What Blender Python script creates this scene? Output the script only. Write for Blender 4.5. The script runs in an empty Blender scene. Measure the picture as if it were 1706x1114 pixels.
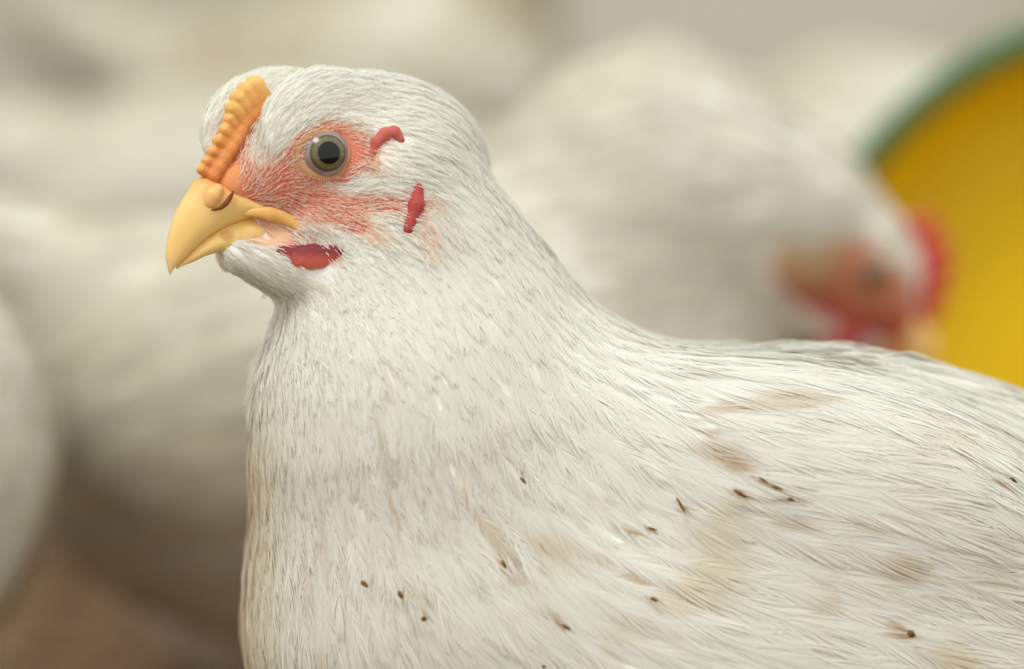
import bpy, math, random
import numpy as np
from mathutils import Vector, Matrix
random.seed(7)
RNG = np.random.default_rng(7)
S = bpy.context.scene
R = math.radians

# ------------------------------------------------------------------ camera, sky, sun, exposure
PITCH = R(8); DIST = 0.90; K = 1 / 7000.0          # one model unit (u) = 1/7000 m
CEN = np.array([0.0, 0.0, 0.245])
RIGHT = np.array([1.0, 0, 0]); UP = np.array([0, math.sin(PITCH), math.cos(PITCH)])
BACK = np.array([0, -math.cos(PITCH), math.sin(PITCH)])       # towards the photographer
cam = bpy.data.cameras.new('camera'); camo = bpy.data.objects.new('camera', cam); S.collection.objects.link(camo)
camo.location = CEN + BACK * DIST; camo.rotation_euler = (math.pi / 2 - PITCH, 0, 0)
cam.sensor_width = 36; cam.lens = 36 * DIST / (1706 * K); cam.clip_start = 0.05
cam.dof.use_dof = True; cam.dof.focus_distance = DIST - 0.019; cam.dof.aperture_fstop = 4.9; cam.dof.aperture_blades = 0
S.camera = camo
w = bpy.data.worlds.new('overcast'); S.world = w; w.use_nodes = True
nt = w.node_tree; bgn = nt.nodes['Background']
tc = nt.nodes.new('ShaderNodeTexCoord'); sx = nt.nodes.new('ShaderNodeSeparateXYZ'); cr = nt.nodes.new('ShaderNodeValToRGB')
nt.links.new(tc.outputs['Generated'], sx.inputs[0]); nt.links.new(sx.outputs['Z'], cr.inputs[0]); nt.links.new(cr.outputs[0], bgn.inputs[0])
cr.color_ramp.elements[0].position = 0.0; cr.color_ramp.elements[0].color = (.84, .81, .75, 1)
cr.color_ramp.elements[1].position = 0.75; cr.color_ramp.elements[1].color = (.98, 1.0, .965, 1)
bgn.inputs[1].default_value = 1.15
sun = bpy.data.lights.new('sun', 'SUN'); sun.energy = 1.3; sun.angle = R(20); sun.color = (1, .995, .955)
suno = bpy.data.objects.new('sun', sun); S.collection.objects.link(suno)
suno.rotation_euler = Vector((-0.40, -0.45, 1.0)).to_track_quat('Z', 'Y').to_euler()
S.view_settings.view_transform = 'Standard'; S.view_settings.look = 'None'
S.view_settings.exposure = 0.0; S.view_settings.gamma = 1.0; S.view_settings.use_curve_mapping = False
S.cycles.max_bounces = 10; S.cycles.diffuse_bounces = 8; S.cycles.transmission_bounces = 8; S.cycles.transparent_max_bounces = 8

def px2w(p):
    p = np.asarray(p, float)
    return CEN + (p[..., 0:1] - 853) * K * RIGHT + (557 - p[..., 1:2]) * K * UP + p[..., 2:3] * K * BACK
def w2px(q):
    q = np.asarray(q, float) - CEN
    return np.stack([q @ RIGHT / K + 853, 557 - q @ UP / K, q @ BACK / K], -1)
def at(x, y, dist):                                  # world point seen in direction (x, y) at a distance along the view axis
    return CEN + BACK * (DIST - dist) + ((x - 853) * RIGHT + (557 - y) * UP) * K * dist / DIST

# ------------------------------------------------------------------ materials
def srgb(r, g, b):
    f = lambda c: (c / 12.92 if c <= .04045 else ((c + .055) / 1.055) ** 2.4)
    return (f(r / 255), f(g / 255), f(b / 255), 1)
def mat(name, col, rough=.6, spec=.3, coat=0, sss=0, sss_r=(1, .3, .2), sss_s=.002, attr=False, noise=None, bump=None):
    m = bpy.data.materials.new(name); m.use_nodes = True; n = m.node_tree; p = n.nodes['Principled BSDF']
    p.inputs['Roughness'].default_value = rough; p.inputs['Specular IOR Level'].default_value = spec
    p.inputs['Base Color'].default_value = col
    p.inputs['Coat Weight'].default_value = coat; p.inputs['Coat Roughness'].default_value = .03
    if sss:
        p.inputs['Subsurface Weight'].default_value = sss; p.inputs['Subsurface Radius'].default_value = sss_r; p.inputs['Subsurface Scale'].default_value = sss_s
    src = None
    if attr:
        a = n.nodes.new('ShaderNodeAttribute'); a.attribute_name = 'Col'; src = a.outputs['Color']
    if noise:                                        # (scale, colour2, lo, hi)
        t = n.nodes.new('ShaderNodeTexCoord'); z = n.nodes.new('ShaderNodeTexNoise'); z.inputs['Scale'].default_value = noise[0]; z.inputs['Detail'].default_value = 6
        n.links.new(t.outputs['Object'], z.inputs['Vector'])
        mr = n.nodes.new('ShaderNodeMapRange'); mr.inputs[1].default_value = noise[2]; mr.inputs[2].default_value = noise[3]; n.links.new(z.outputs['Fac'], mr.inputs[0])
        mx = n.nodes.new('ShaderNodeMix'); mx.data_type = 'RGBA'; n.links.new(mr.outputs[0], mx.inputs[0])
        if src: n.links.new(src, mx.inputs[6])
        else: mx.inputs[6].default_value = col
        mx.inputs[7].default_value = noise[1]; src = mx.outputs[2]
    if src: n.links.new(src, p.inputs['Base Color'])
    if bump:                                         # (scale, strength, distance)
        t = n.nodes.new('ShaderNodeTexCoord'); z = n.nodes.new('ShaderNodeTexNoise'); z.inputs['Scale'].default_value = bump[0]; z.inputs['Detail'].default_value = 4
        n.links.new(t.outputs['Object'], z.inputs['Vector'])
        b = n.nodes.new('ShaderNodeBump'); b.inputs['Strength'].default_value = bump[1]; b.inputs['Distance'].default_value = bump[2]
        n.links.new(z.outputs['Fac'], b.inputs['Height']); n.links.new(b.outputs[0], p.inputs['Normal'])
    return m
def feather_mat(name='feather', trans=.42):
    m = bpy.data.materials.new(name); m.use_nodes = True; n = m.node_tree; n.nodes.clear()
    a = n.nodes.new('ShaderNodeAttribute'); a.attribute_name = 'Col'
    d = n.nodes.new('ShaderNodeBsdfDiffuse'); t = n.nodes.new('ShaderNodeBsdfTranslucent'); g = n.nodes.new('ShaderNodeBsdfGlossy')
    g.inputs['Roughness'].default_value = .45
    m1 = n.nodes.new('ShaderNodeMixShader'); m2 = n.nodes.new('ShaderNodeMixShader'); o = n.nodes.new('ShaderNodeOutputMaterial')
    n.links.new(a.outputs[0], d.inputs[0]); n.links.new(a.outputs[0], t.inputs[0])
    m1.inputs[0].default_value = trans; n.links.new(d.outputs[0], m1.inputs[1]); n.links.new(t.outputs[0], m1.inputs[2])
    m2.inputs[0].default_value = .035; n.links.new(m1.outputs[0], m2.inputs[1]); n.links.new(g.outputs[0], m2.inputs[2]); n.links.new(m2.outputs[0], o.inputs[0])
    return m
M_FEATHER = feather_mat()
M_SKIN = mat('skin', (1, 1, 1, 1), .55, .35, sss=.25, sss_s=.0015, attr=True, bump=(2600, .55, .0004))
M_HORN = mat('horn', (1, 1, 1, 1), .38, .45, sss=.35, sss_r=(1, .6, .25), sss_s=.0015, attr=True, bump=(900, .16, .0003))
M_COMB = mat('comb', srgb(238, 176, 92), .5, .4, sss=.4, sss_s=.0015, attr=True, bump=(3500, .5, .0003))
M_RED = mat('red_skin', (1, 1, 1, 1), .5, .4, sss=.3, sss_s=.001, attr=True, bump=(3200, .5, .0003))
M_SCLERA = mat('sclera', srgb(150, 122, 118), .2, .5, coat=.9)
M_IRIS = mat('iris', (1, 1, 1, 1), .3, .35, coat=.6, attr=True)
M_PUPIL = mat('pupil', (.002, .002, .003, 1), .12, .28, coat=.35)
M_DIRT = mat('dried_dirt', srgb(140, 106, 60), .9, .1, noise=(4000, srgb(98, 70, 38), .4, .6))
M_NOSTRIL = mat('nostril_hollow', srgb(128, 76, 40), .8, .1)

# ------------------------------------------------------------------ mesh helpers
def mk(name, V, F, m, parent=None, col=None, smooth=True):
    me = bpy.data.meshes.new(name); V = np.ascontiguousarray(V, np.float32)
    if isinstance(F, np.ndarray):
        n = F.shape[1]; me.vertices.add(len(V)); me.vertices.foreach_set('co', V.ravel())
        me.loops.add(F.size); me.loops.foreach_set('vertex_index', F.astype(np.int32).ravel())
        me.polygons.add(len(F)); me.polygons.foreach_set('loop_start', np.arange(0, F.size, n, dtype=np.int32))
        me.update(calc_edges=True)
    else:
        me.from_pydata(V.tolist(), [], F)
    if smooth: me.polygons.foreach_set('use_smooth', np.ones(len(me.polygons), bool))
    if col is not None:
        a = me.color_attributes.new('Col', 'FLOAT_COLOR', 'POINT')
        c = np.ones((len(V), 4), np.float32); c[:, :3] = col; a.data.foreach_set('color', c.ravel())
    me.materials.append(m); me.validate()
    o = bpy.data.objects.new(name, me); S.collection.objects.link(o)
    if parent: o.parent = parent
    return o
def lin(*c): return np.array(srgb(*c)[:3])
def empty(name, loc, label, cat, group=None, rz=0):
    o = bpy.data.objects.new(name, None); S.collection.objects.link(o); o.location = loc; o.rotation_euler = (0, 0, rz)
    o.empty_display_size = .03; o['label'] = label; o['category'] = cat
    if group: o['group'] = group
    return o
def tag(o, **k):
    for a, b in k.items(): o[a] = b
    return o

# ------------------------------------------------------------------ distance fields
def norm(v): return v / np.maximum(np.linalg.norm(v, axis=-1, keepdims=True), 1e-9)
def cone(p, a, b, ra, rb):
    a = np.array(a, float); ba = np.array(b, float) - a; h = np.clip((p - a) @ ba / (ba @ ba), 0, 1)
    return np.linalg.norm(p - a - h[..., None] * ba, axis=-1) - (ra + (rb - ra) * h)
def rotm(ax, deg):
    return np.array(Matrix.Rotation(R(deg), 3, ax))
def ell(p, c, r, M=None):
    q = p - np.array(c, float)
    if M is not None: q = q @ M
    r = np.array(r, float); k0 = np.linalg.norm(q / r, axis=-1); k1 = np.linalg.norm(q / (r * r), axis=-1)
    return k0 * (k0 - 1) / np.maximum(k1, 1e-9)
def su(a, b, k):
    h = np.clip(.5 + .5 * (b - a) / k, 0, 1)
    return b + (a - b) * h - k * h * (1 - h)
def grad(f, p, e=1.0):
    g = np.stack([f(p + np.array(d) * e) - f(p - np.array(d) * e) for d in ((1., 0, 0), (0, 1., 0), (0, 0, 1.))], -1)
    return norm(g)
def nets(f, lo, hi, h, proj=2, e=1.0):
    """mesh of f = 0: only blocks of cells near the surface are evaluated finely."""
    B = 8; lo = np.array(lo, float); n = (np.ceil((np.array(hi) - lo) / (h * B)).astype(int)) * B
    nb = n // B; g = np.stack(np.meshgrid(*[np.arange(k) for k in nb], indexing='ij'), -1).reshape(-1, 3)
    c = lo + (g * B + B / 2) * h; d = f(c); D = np.empty(tuple(n + 1), np.float32)
    near = np.abs(d) < h * B * 1.35
    sgn = np.where(d > 0, 1e3, -1e3).astype(np.float32)
    Dv = D; Dv[...] = 1e3
    ii = np.arange(B + 1)
    for q, s_ in zip(g[~near], sgn[~near]): Dv[q[0]*B:q[0]*B+B+1, q[1]*B:q[1]*B+B+1, q[2]*B:q[2]*B+B+1] = s_
    off = np.stack(np.meshgrid(ii, ii, ii, indexing='ij'), -1).reshape(-1, 3)
    gn = g[near]
    for s0 in range(0, len(gn), 400):
        gg = gn[s0:s0 + 400]; pts = lo + ((gg * B)[:, None, :] + off[None]) * h
        v = f(pts.reshape(-1, 3)).reshape(len(gg), B + 1, B + 1, B + 1)
        for q, vv in zip(gg, v): Dv[q[0]*B:q[0]*B+B+1, q[1]*B:q[1]*B+B+1, q[2]*B:q[2]*B+B+1] = vv
    ins = D < 0; X, Y, Z = D.shape
    cnt = np.zeros((X-1, Y-1, Z-1), np.int8)
    for dx in (0, 1):
        for dy in (0, 1):
            for dz in (0, 1): cnt += ins[dx:X-1+dx, dy:Y-1+dy, dz:Z-1+dz]
    cell = np.argwhere((cnt > 0) & (cnt < 8)); idx = -np.ones(cnt.shape, np.int32); idx[tuple(cell.T)] = np.arange(len(cell))
    C8 = np.array([(a, b, c_) for a in (0, 1) for b in (0, 1) for c_ in (0, 1)])
    vals = np.stack([D[tuple((cell + o).T)] for o in C8], 1)
    acc = np.zeros((len(cell), 3)); m_ = np.zeros(len(cell))
    for a in range(8):
        for b in range(a + 1, 8):
            if np.abs(C8[a] - C8[b]).sum() != 1: continue
            x = (vals[:, a] < 0) != (vals[:, b] < 0); t = vals[:, a] / np.where(x, vals[:, a] - vals[:, b], 1); t = np.clip(t, 0, 1)
            acc += np.where(x[:, None], C8[a] + t[:, None] * (C8[b] - C8[a]), 0); m_ += x
    V = lo + (cell + acc / m_[:, None]) * h
    F = []
    for ax in range(3):
        o = [0, 0, 0]; o[ax] = 1; u, v = [(1, 2), (2, 0), (0, 1)][ax]
        s = [slice(1, -1)] * 3; s[ax] = slice(0, -1); s2 = [slice(1, -1)] * 3; s2[ax] = slice(1, None)
        A = ins[tuple(s)]; Bn = ins[tuple(s2)]; e_ = np.argwhere(A != Bn); flip = A[tuple(e_.T)]
        base = e_.copy(); base[:, u] += 1; base[:, v] += 1
        eu = np.zeros(3, int); eu[u] = 1; ev = np.zeros(3, int); ev[v] = 1
        q = np.stack([idx[tuple((base - eu - ev).T)], idx[tuple((base - ev).T)], idx[tuple(base.T)], idx[tuple((base - eu).T)]], 1)
        q[~flip] = q[~flip][:, ::-1]; F.append(q)
    F = np.concatenate(F); F = F[(F >= 0).all(1)]
    for _ in range(proj): V = V - grad(f, V, e) * f(V)[:, None] * .9
    return V, F

# ------------------------------------------------------------------ plumage: every feather a fan of barbs, each barb a thin ribbon
def sample(V, F, n, dens=None):
    T = np.concatenate([F[:, [0, 1, 2]], F[:, [0, 2, 3]]]); a, b, c = V[T[:, 0]], V[T[:, 1]], V[T[:, 2]]
    A = np.linalg.norm(np.cross(b - a, c - a), axis=1)
    if dens is not None: A = A * dens((a + b + c) / 3)
    if A.sum() <= 0: return np.zeros((0, 3))
    i = RNG.choice(len(T), n, p=A / A.sum()); r = RNG.random((n, 2)); s = np.sqrt(r[:, :1])
    return a[i] * (1 - s) + b[i] * s * (1 - r[:, 1:]) + c[i] * s * r[:, 1:]
def poisson(P, rad):
    rad = np.broadcast_to(rad, (len(P),)); g = {}; keep = []; cs = float(rad.max()) or 1
    for i, (p, r) in enumerate(zip(P.tolist(), rad.tolist())):
        k = (int(p[0] // cs), int(p[1] // cs), int(p[2] // cs)); ok = True
        for a in (-1, 0, 1):
            for b in (-1, 0, 1):
                for c in (-1, 0, 1):
                    for q in g.get((k[0]+a, k[1]+b, k[2]+c), ()):
                        if (q[0]-p[0])**2 + (q[1]-p[1])**2 + (q[2]-p[2])**2 < r*r: ok = False; break
                    if not ok: break
                if not ok: break
            if not ok: break
        if ok: g.setdefault(k, []).append(p); keep.append(i)
    return np.array(keep, int)
def plume(f, P, T, L, Wd, nb, bw, lift, e=1.0, ang=(52, 16), lift0=0., jit=.12, roll=28, messy=.10, M=7, fmin=.04, stray=0.0):
    """returns V, F, feather index, barb index, fraction"""
    N = len(P)
    if N == 0: return None
    L = np.broadcast_to(L, (N,)).astype(float) * (1 + jit * RNG.standard_normal(N)).clip(.6, 1.5); Wd = np.broadcast_to(Wd, (N,)) * (1 + jit * RNG.standard_normal(N)).clip(.6, 1.4)
    lift = np.broadcast_to(lift, (N,)) * (1 + .35 * RNG.standard_normal(N)).clip(.3, 1.8)
    n = grad(f, P, e); t = norm(T - n * (T * n).sum(1, keepdims=True))
    S_, N_, T_ = [], [], []; p = P - n * f(P)[:, None]; pos = p + n * lift0
    for i in range(M):
        S_.append(pos); N_.append(n); T_.append(t)
        nx = p + t * (L / (M - 1))[:, None]; n = grad(f, nx, e); p = nx - n * f(nx)[:, None]
        t = norm(t - n * (t * n).sum(1, keepdims=True))
        u = (i + 1) / (M - 1); pos = p + n * (lift0 + lift * L * (u ** .9))[:, None]
    S_, N_, T_ = np.stack(S_, 1), np.stack(N_, 1), np.stack(T_, 1)
    fj = np.linspace(fmin, .985, nb)[None, :] + RNG.uniform(-.5, .5, (N, nb)) / nb; fj = fj.clip(0, .999); side = np.where(np.arange(nb) % 2 == 0, 1., -1.)[None, :] * np.ones((N, 1))
    x = fj * (M - 1); i0 = x.astype(int).clip(0, M - 2); fr = (x - i0)[..., None]; ar = np.arange(N)[:, None]
    lerp = lambda A: A[ar, i0] * (1 - fr) + A[ar, i0 + 1] * fr
    s0, n0, t0 = lerp(S_), norm(lerp(N_)), norm(lerp(T_)); b0 = norm(np.cross(n0, t0)) * side[..., None]
    shape = (np.clip(fj / .22, .35, 1)) * np.sqrt(np.clip(1.02 - fj ** 3.2, 0, 1))
    al = np.radians(ang[0] + (ang[1] - ang[0]) * fj + RNG.normal(0, 5, (N, nb)))
    bl = (Wd[:, None] * shape / np.sin(al).clip(.35)) * (1 + messy * RNG.standard_normal((N, nb))).clip(.4, 1.6)
    bl = np.minimum(bl, (L[:, None] * .55))
    ro = np.radians(RNG.normal(0, roll, (N, nb))); up = RNG.normal(0, messy, (N, nb)) * .35
    if stray: up = up + (RNG.random((N, nb)) < stray) * RNG.random((N, nb)) * .5
    QV = []; d_prev = None
    for m, u in enumerate((0, .34, .68, 1.0)):
        a2 = al * (1 - .45 * u)
        dl = (np.cos(a2) * u)[..., None] * t0 + (np.sin(a2) * u)[..., None] * b0
        pt = s0 + bl[..., None] * dl + n0 * (bl * (up * u - .05 * u * u))[..., None]
        d = norm(np.cos(a2)[..., None] * t0 + np.sin(a2)[..., None] * b0)
        w_ = np.cross(n0, d); w_ = norm(w_ * np.cos(ro)[..., None] + n0 * np.sin(ro)[..., None])
        ww = bw * (1, .95, .75, .22)[m] / 2
        QV += [pt - w_ * ww, pt + w_ * ww]
    V = np.stack(QV, 2).reshape(-1, 3); nbt = N * nb; b8 = np.arange(nbt)[:, None, None] * 8
    q = np.array([[0, 1, 3, 2], [2, 3, 5, 4], [4, 5, 7, 6]])[None]
    F = (b8 + q).reshape(-1, 4)
    return V, F, np.repeat(np.arange(N), nb * 8), np.repeat(np.arange(nbt), 8), np.repeat(n0.reshape(-1, 3), 8, 0)
def vnoise(p, s, seed=0):
    """cheap smooth noise, 0..1"""
    r = np.random.default_rng(seed); o = np.zeros(len(p))
    for k in range(6):
        d = norm(r.standard_normal(3)); o += np.sin((p @ d) / s * (1 + k * .5) + r.random() * 7 + 2 * np.sin(p @ norm(r.standard_normal(3)) / s * .8 + r.random() * 7))
    return .5 + o / 8

# ------------------------------------------------------------------ setting
def plane_grid(name, x0, x1, y0, y1, nx, ny, zf, m):
    gx, gy = np.meshgrid(np.linspace(x0, x1, nx), np.linspace(y0, y1, ny), indexing='ij')
    V = np.stack([gx, gy, zf(gx, gy)], -1).reshape(-1, 3); i = np.arange(nx * ny).reshape(nx, ny)
    F = np.stack([i[:-1, :-1], i[1:, :-1], i[1:, 1:], i[:-1, 1:]], -1).reshape(-1, 4)
    return mk(name, V, F, m)
M_LITTER = mat('litter', srgb(142, 116, 90), .95, .1, noise=(60, srgb(84, 62, 46), .38, .62), bump=(300, .8, .004))
def zf(x, y): return .004 * np.sin(x * 31 + 2 * np.sin(y * 17)) * np.sin(y * 27) - .004
fl = plane_grid('floor', -3, 3, -1.6, 1.9, 160, 130, zf, M_LITTER); fl['kind'] = 'structure'
M_WALL = mat('limewash', srgb(212, 209, 196), .9, .1, noise=(2.2, srgb(190, 184, 164), .4, .65), bump=(40, .3, .004))
YW = 1.75; wv = [(-3, YW, -.02), (3, YW, -.02), (3, YW, 1.3), (-3, YW, 1.3), (-3, YW+.12, -.02), (3, YW+.12, -.02), (3, YW+.12, 1.3), (-3, YW+.12, 1.3)]
wl = mk('wall_back', np.array(wv), [(0, 1, 2, 3), (7, 6, 5, 4), (3, 2, 6, 7), (0, 4, 5, 1), (1, 5, 6, 2), (0, 3, 7, 4)], M_WALL, smooth=False); wl['kind'] = 'structure'

# ------------------------------------------------------------------ the hen in front, modelled in units of 1/7000 m (x right, y down, w towards the viewer)
PSI = R(27); cP, sP = math.cos(PSI), math.sin(PSI); HX, HY = 600., 260.
def to_head(p): dx = p[..., 0] - HX; return np.stack([-dx * cP + p[..., 2] * sP, HY - p[..., 1], dx * sP + p[..., 2] * cP], -1)
def from_head(h): h = np.asarray(h, float); return np.stack([HX - h[..., 0] * cP + h[..., 2] * sP, HY - h[..., 1], h[..., 0] * sP + h[..., 2] * cP], -1)
CXY = np.array([853., 557.]); UD = DIST / K
def seen(p):                                                             # where a point shows in the image
    q = p.copy(); q[..., :2] = CXY + (p[..., :2] - CXY) / (1 - p[..., 2:3] / UD); return q
def hx(x, y, s):
    F = (HX - x) / cP + s * sP / cP
    for _ in range(3): m = 1 - (F * sP + s * cP) / UD; X_, Y_ = 853 + (x - 853) * m, 557 + (y - 557) * m; F = (HX - X_) / cP + s * sP / cP
    return (F, HY - Y_, s)        # head coords of an image point lying s to the side of the midline
def near(p):                                                             # mirror the far side onto the near side
    h = to_head(p); h[..., 2] = np.abs(h[..., 2]); return seen(from_head(h))
WB = -150.
RB = rotm('Y', 7)
def sd_head(p):
    h = to_head(p); a = h.copy(); a[..., 2] = np.abs(a[..., 2])
    d = ell(h, (-5, -8, 0), (222, 148, 114))
    d = su(d, ell(h, (110, 36, -66), (146, 110, 46)), 16)
    d = su(d, ell(h, (86, 40, 64), (118, 100, 40)), 22)
    d = su(d, cone(h, (130, -20, 0), (226, -50, 0), 92, 40), 34)
    d = su(d, cone(a, (172, -104, 8), (104, -118, 32), 32, 38), 16)
    d = su(d, cone(a, (222, -162, 10), (92, -186, 30), 30, 66), 30)
    d = su(d, ell(a, (-62, -62, 78), (62, 66, 42)), 30)
    d = su(d, ell(a, (40, -112, 62), (90, 50, 48)), 34)
    return d
def sd_neck(p):
    q = p.copy()
    d = cone(q, (628, 330, -10), (704, 700, -50), 138, 282)
    d = su(d, cone(q, (668, 300, -10), (925, 780, -110), 106, 236), 110)
    d = su(d, cone(q, (704, 700, -50), (752, 960, -90), 282, 318), 60)
    return d
def sd_body(p):
    d = ell(p, (1290, 1112, WB), (830, 536, 400), RB)
    d = su(d, ell(p, (780, 1080, WB + 20), (345, 420, 300)), 90)
    d = su(d, ell(p, (1330, 820, WB + 190), (430, 215, 190), rotm('Z', 12)), 60)
    d = su(d, cone(p, (1900, 1000, WB - 60), (2350, 760, WB - 160), 250, 90), 120)
    return d
_g = lambda w_: w2px(np.array(w_))
LEGZ = w2px(np.array([[.06, .02, .0]]))[0]
def leg_pts(side):                                   # world positions of thigh, hock, ankle and toes for one leg
    y0 = .0214 + side * .036; b = np.array([.062, y0, 0.])
    return dict(hip=b + (.0, 0, .115), hock=b + (.02, 0, .070), ankle=b + (0, 0, .012), toes=[b + (-.05, .0, .004), b + (-.04, -.028, .004), b + (-.04, .028, .004), b + (.028, 0, .004)])
LP = [leg_pts(1), leg_pts(-1)]
def sd_legs(p):
    d = None
    for L_ in LP:
        c = lambda a, b: (w2px(a), w2px(b))
        a = cone(p, *c(L_['hip'], L_['hock']), 230, 90)
        a = su(a, cone(p, *c(L_['hock'], L_['ankle']), 62, 44), 20)
        for t in L_['toes']: a = su(a, cone(p, *c(L_['ankle'], t), 40, 26), 14)
        d = a if d is None else np.minimum(d, a)
    return d
def sd_hen(p):
    d = np.full(p.shape[:-1], 1e4)
    m = (p[..., 0] < 1150) & (p[..., 1] < 900)
    dn = sd_neck(p); db = sd_body(p); d = su(dn, db, 150)
    m = (p[..., 0] < 1100) & (p[..., 1] < 800)
    if m.any(): d[m] = su(d[m], sd_head(p[m]), 30)
    m = p[..., 1] > 1300
    if m.any(): d[m] = su(d[m], sd_legs(p[m]), 40)
    return d
def surf(x, y, w0=600.):
    """image point(s) at plane scale -> point on the near surface"""
    p = np.array([[x, y, w0]], float)
    for _ in range(60):
        p[0, :2] = CXY + (np.array([x, y]) - CXY) * (1 - p[0, 2] / UD); d = sd_hen(p)[0]; p[0, 2] -= d * .8
        if abs(d) < .3: break
    return p[0]
E_ = lambda q, cx, cy, rx, ry, a=0.: np.clip(1.6 - 1.6 * (((q[..., 0]-cx)*math.cos(R(a)) + (q[..., 1]-cy)*math.sin(R(a))) ** 2 / rx**2 + (-(q[..., 0]-cx)*math.sin(R(a)) + (q[..., 1]-cy)*math.cos(R(a))) ** 2 / ry**2), 0, 1)
def red(q):                                          # how bare and red the face is, 0..1
    r = E_(q, 552, 256, 84, 62); r = np.maximum(r, E_(q, 372, 296, 44, 50))
    for e in ((462, 304, 86, 34, 4), (520, 338, 96, 34, 10), (392, 262, 22, 66, 18), (402, 300, 40, 42, 0), (640, 338, 74, 20, 4), (505, 240, 70, 20, -38), (500, 396, 56, 24, 10), (436, 344, 50, 32, 0), (444, 388, 46, 26, 0), (437, 168, 9, 22, 20), (585, 372, 40, 18, 14), (684, 350, 24, 50, 10)):
        r = np.maximum(r, E_(q, *e))
    return r
CP = np.array([(350,220,.35,-.9,34),(380,150,.7,-.7,36),(440,120,1,-.3,38),(520,105,1,0,40),(620,105,1,.15,44),(700,130,1,.5,48),(760,180,.8,.8,54),(810,260,.55,1,60),(860,350,.6,1,76),(940,450,.6,1,95),(1030,530,.8,.7,120),
 (440,220,.5,-.85,34),(480,190,.7,-.6,36),(500,150,.85,-.4,38),(560,160,1,-.1,40),(640,170,1,.15,42),(700,210,1,.4,46),(410,290,.25,-.95,24),(440,320,.6,-.7,20),(470,330,1,.1,17),(500,300,.9,-.35,16),(470,262,.75,-.65,24),(510,215,.9,-.4,22),(545,202,1,-.05,16),(600,215,.9,.6,15),(612,262,.45,.9,13),(585,300,.7,-.6,14),(545,305,1,-.1,12),(500,275,.7,-.3,12),
 (520,350,1,.15,22),(560,370,1,.2,28),(600,335,1,-.2,26),(640,300,1,.1,36),(655,268,.95,.25,40),(690,270,.9,.5,44),(660,330,1,.1,30),(480,390,.85,.6,27),(520,394,.8,.65,30),(550,396,.85,.6,32),(600,400,.9,.45,38),(650,400,.85,.6,44),(710,380,.5,.9,56),
 (390,440,.8,.6,34),(430,432,1,.35,36),(480,460,.9,.45,38),(520,475,.8,.6,42),(450,490,.5,.9,44),(420,505,.15,1,50),(560,490,.6,.8,48),(620,450,.6,.8,50),(430,560,-.05,1,62),(500,600,.05,1,66),(600,550,.1,1,66),(700,500,.2,1,72),(770,400,.4,1,70),(850,550,.4,1,100),(950,600,.6,.9,125),
 (650,700,.1,1,95),(500,800,.03,1,105),(450,700,-.03,1,90),(430,900,0,1,120),(600,900,.3,.95,140),(800,700,.35,1,130),(800,850,.7,.75,150),(1000,700,.9,.5,160),(1000,900,1,.35,180),(1100,600,1,.2,160),(1200,570,1,0,170),(1400,600,1,.25,190),(1600,680,1,.35,210),(1300,750,1,.25,210),(1300,1000,1,.3,210),(1600,900,1,.3,220),(700,1050,.8,.6,170),(500,1050,.2,1,150),(1900,900,1,-.1,240),(1500,1300,1,.1,220),(900,1350,.8,.5,200)], float)
def flow(q):
    d2 = ((q[:, None, :2] - CP[None, :, :2]) ** 2).sum(-1); sc = 60 + (CP[:, 4] ** 2) * .25
    w_ = 1 / (d2 / sc + 1) ** 2; w_ /= w_.sum(1, keepdims=True)
    w2 = np.exp(-d2 / (2 * 95. ** 2)) + 1e-9; w2 /= w2.sum(1, keepdims=True)      # smoother below the head
    k = np.clip(np.maximum((q[:, 1] - 450) / 130, (q[:, 0] - 740) / 120), 0, 1)[:, None]; w_ = w_ * (1 - k) + w2 * k
    t = w_ @ CP[:, 2:4]; return np.concatenate([t, np.zeros((len(q), 1))], 1), w_ @ CP[:, 4]

_x, _y = 1280., 1098.
HEN_BASE = np.array([.062, .0214, 0.])
hen = empty('chicken', HEN_BASE, 'large white hen in sharp focus in front with yellow beak and orange comb', 'chicken')
def hpart(name, V, F, m, col=None, parent=None, **kw):
    F = np.asarray(F)[:, ::-1] if isinstance(F, np.ndarray) else [tuple(reversed(f)) for f in F]
    o = mk(name, px2w(V) - HEN_BASE, np.ascontiguousarray(F) if isinstance(F, np.ndarray) else F, m, parent or hen, col, **kw)
    return o
EYE0 = surf(541, 256)
V, F = nets(sd_hen, (250, 60, -760), (2500, 2130, 420), 9, proj=2)
q = near(V); hh = to_head(V); rd = red(q) * (V[:, 0] < 900) * (V[:, 1] < 520) * (1 - ((hh[:, 2] < -12) & (hh[:, 1] > -25) & (hh[:, 0] > 150)))
WHITE = lin(250, 249, 242)
def facecol(q, rd, V):
    n1 = vnoise(V, 9, 3)[:, None]; c = lin(230, 144, 120) * (1 - n1) + lin(218, 108, 94) * n1
    o = E_(q, 360, 296, 62, 78, 20)[:, None]; c = c * (1 - .85 * o) + lin(238, 160, 96) * .85 * o
    f_ = E_(q, 444, 388, 50, 30)[:, None]; c = c * (1 - f_) + lin(234, 190, 156) * f_
    e = E_(q, 543, 257, 50, 46)[:, None]; c = c * (1 - .6 * e) + lin(222, 158, 112) * .6 * e
    k = np.clip(rd * 1.7, 0, 1)[:, None]; return WHITE * (1 - k) + c * k
col = facecol(q, rd, V)
zw = px2w(V)[:, 2]; leg = (np.clip((.085 - zw) / .01, 0, 1))[:, None] * (V[:, 1:2] > 1400)
col = col * (1 - leg) + lin(226, 184, 104) * leg
body = hpart('body', V, F, M_SKIN, col)
HV, HF = V, F

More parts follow.
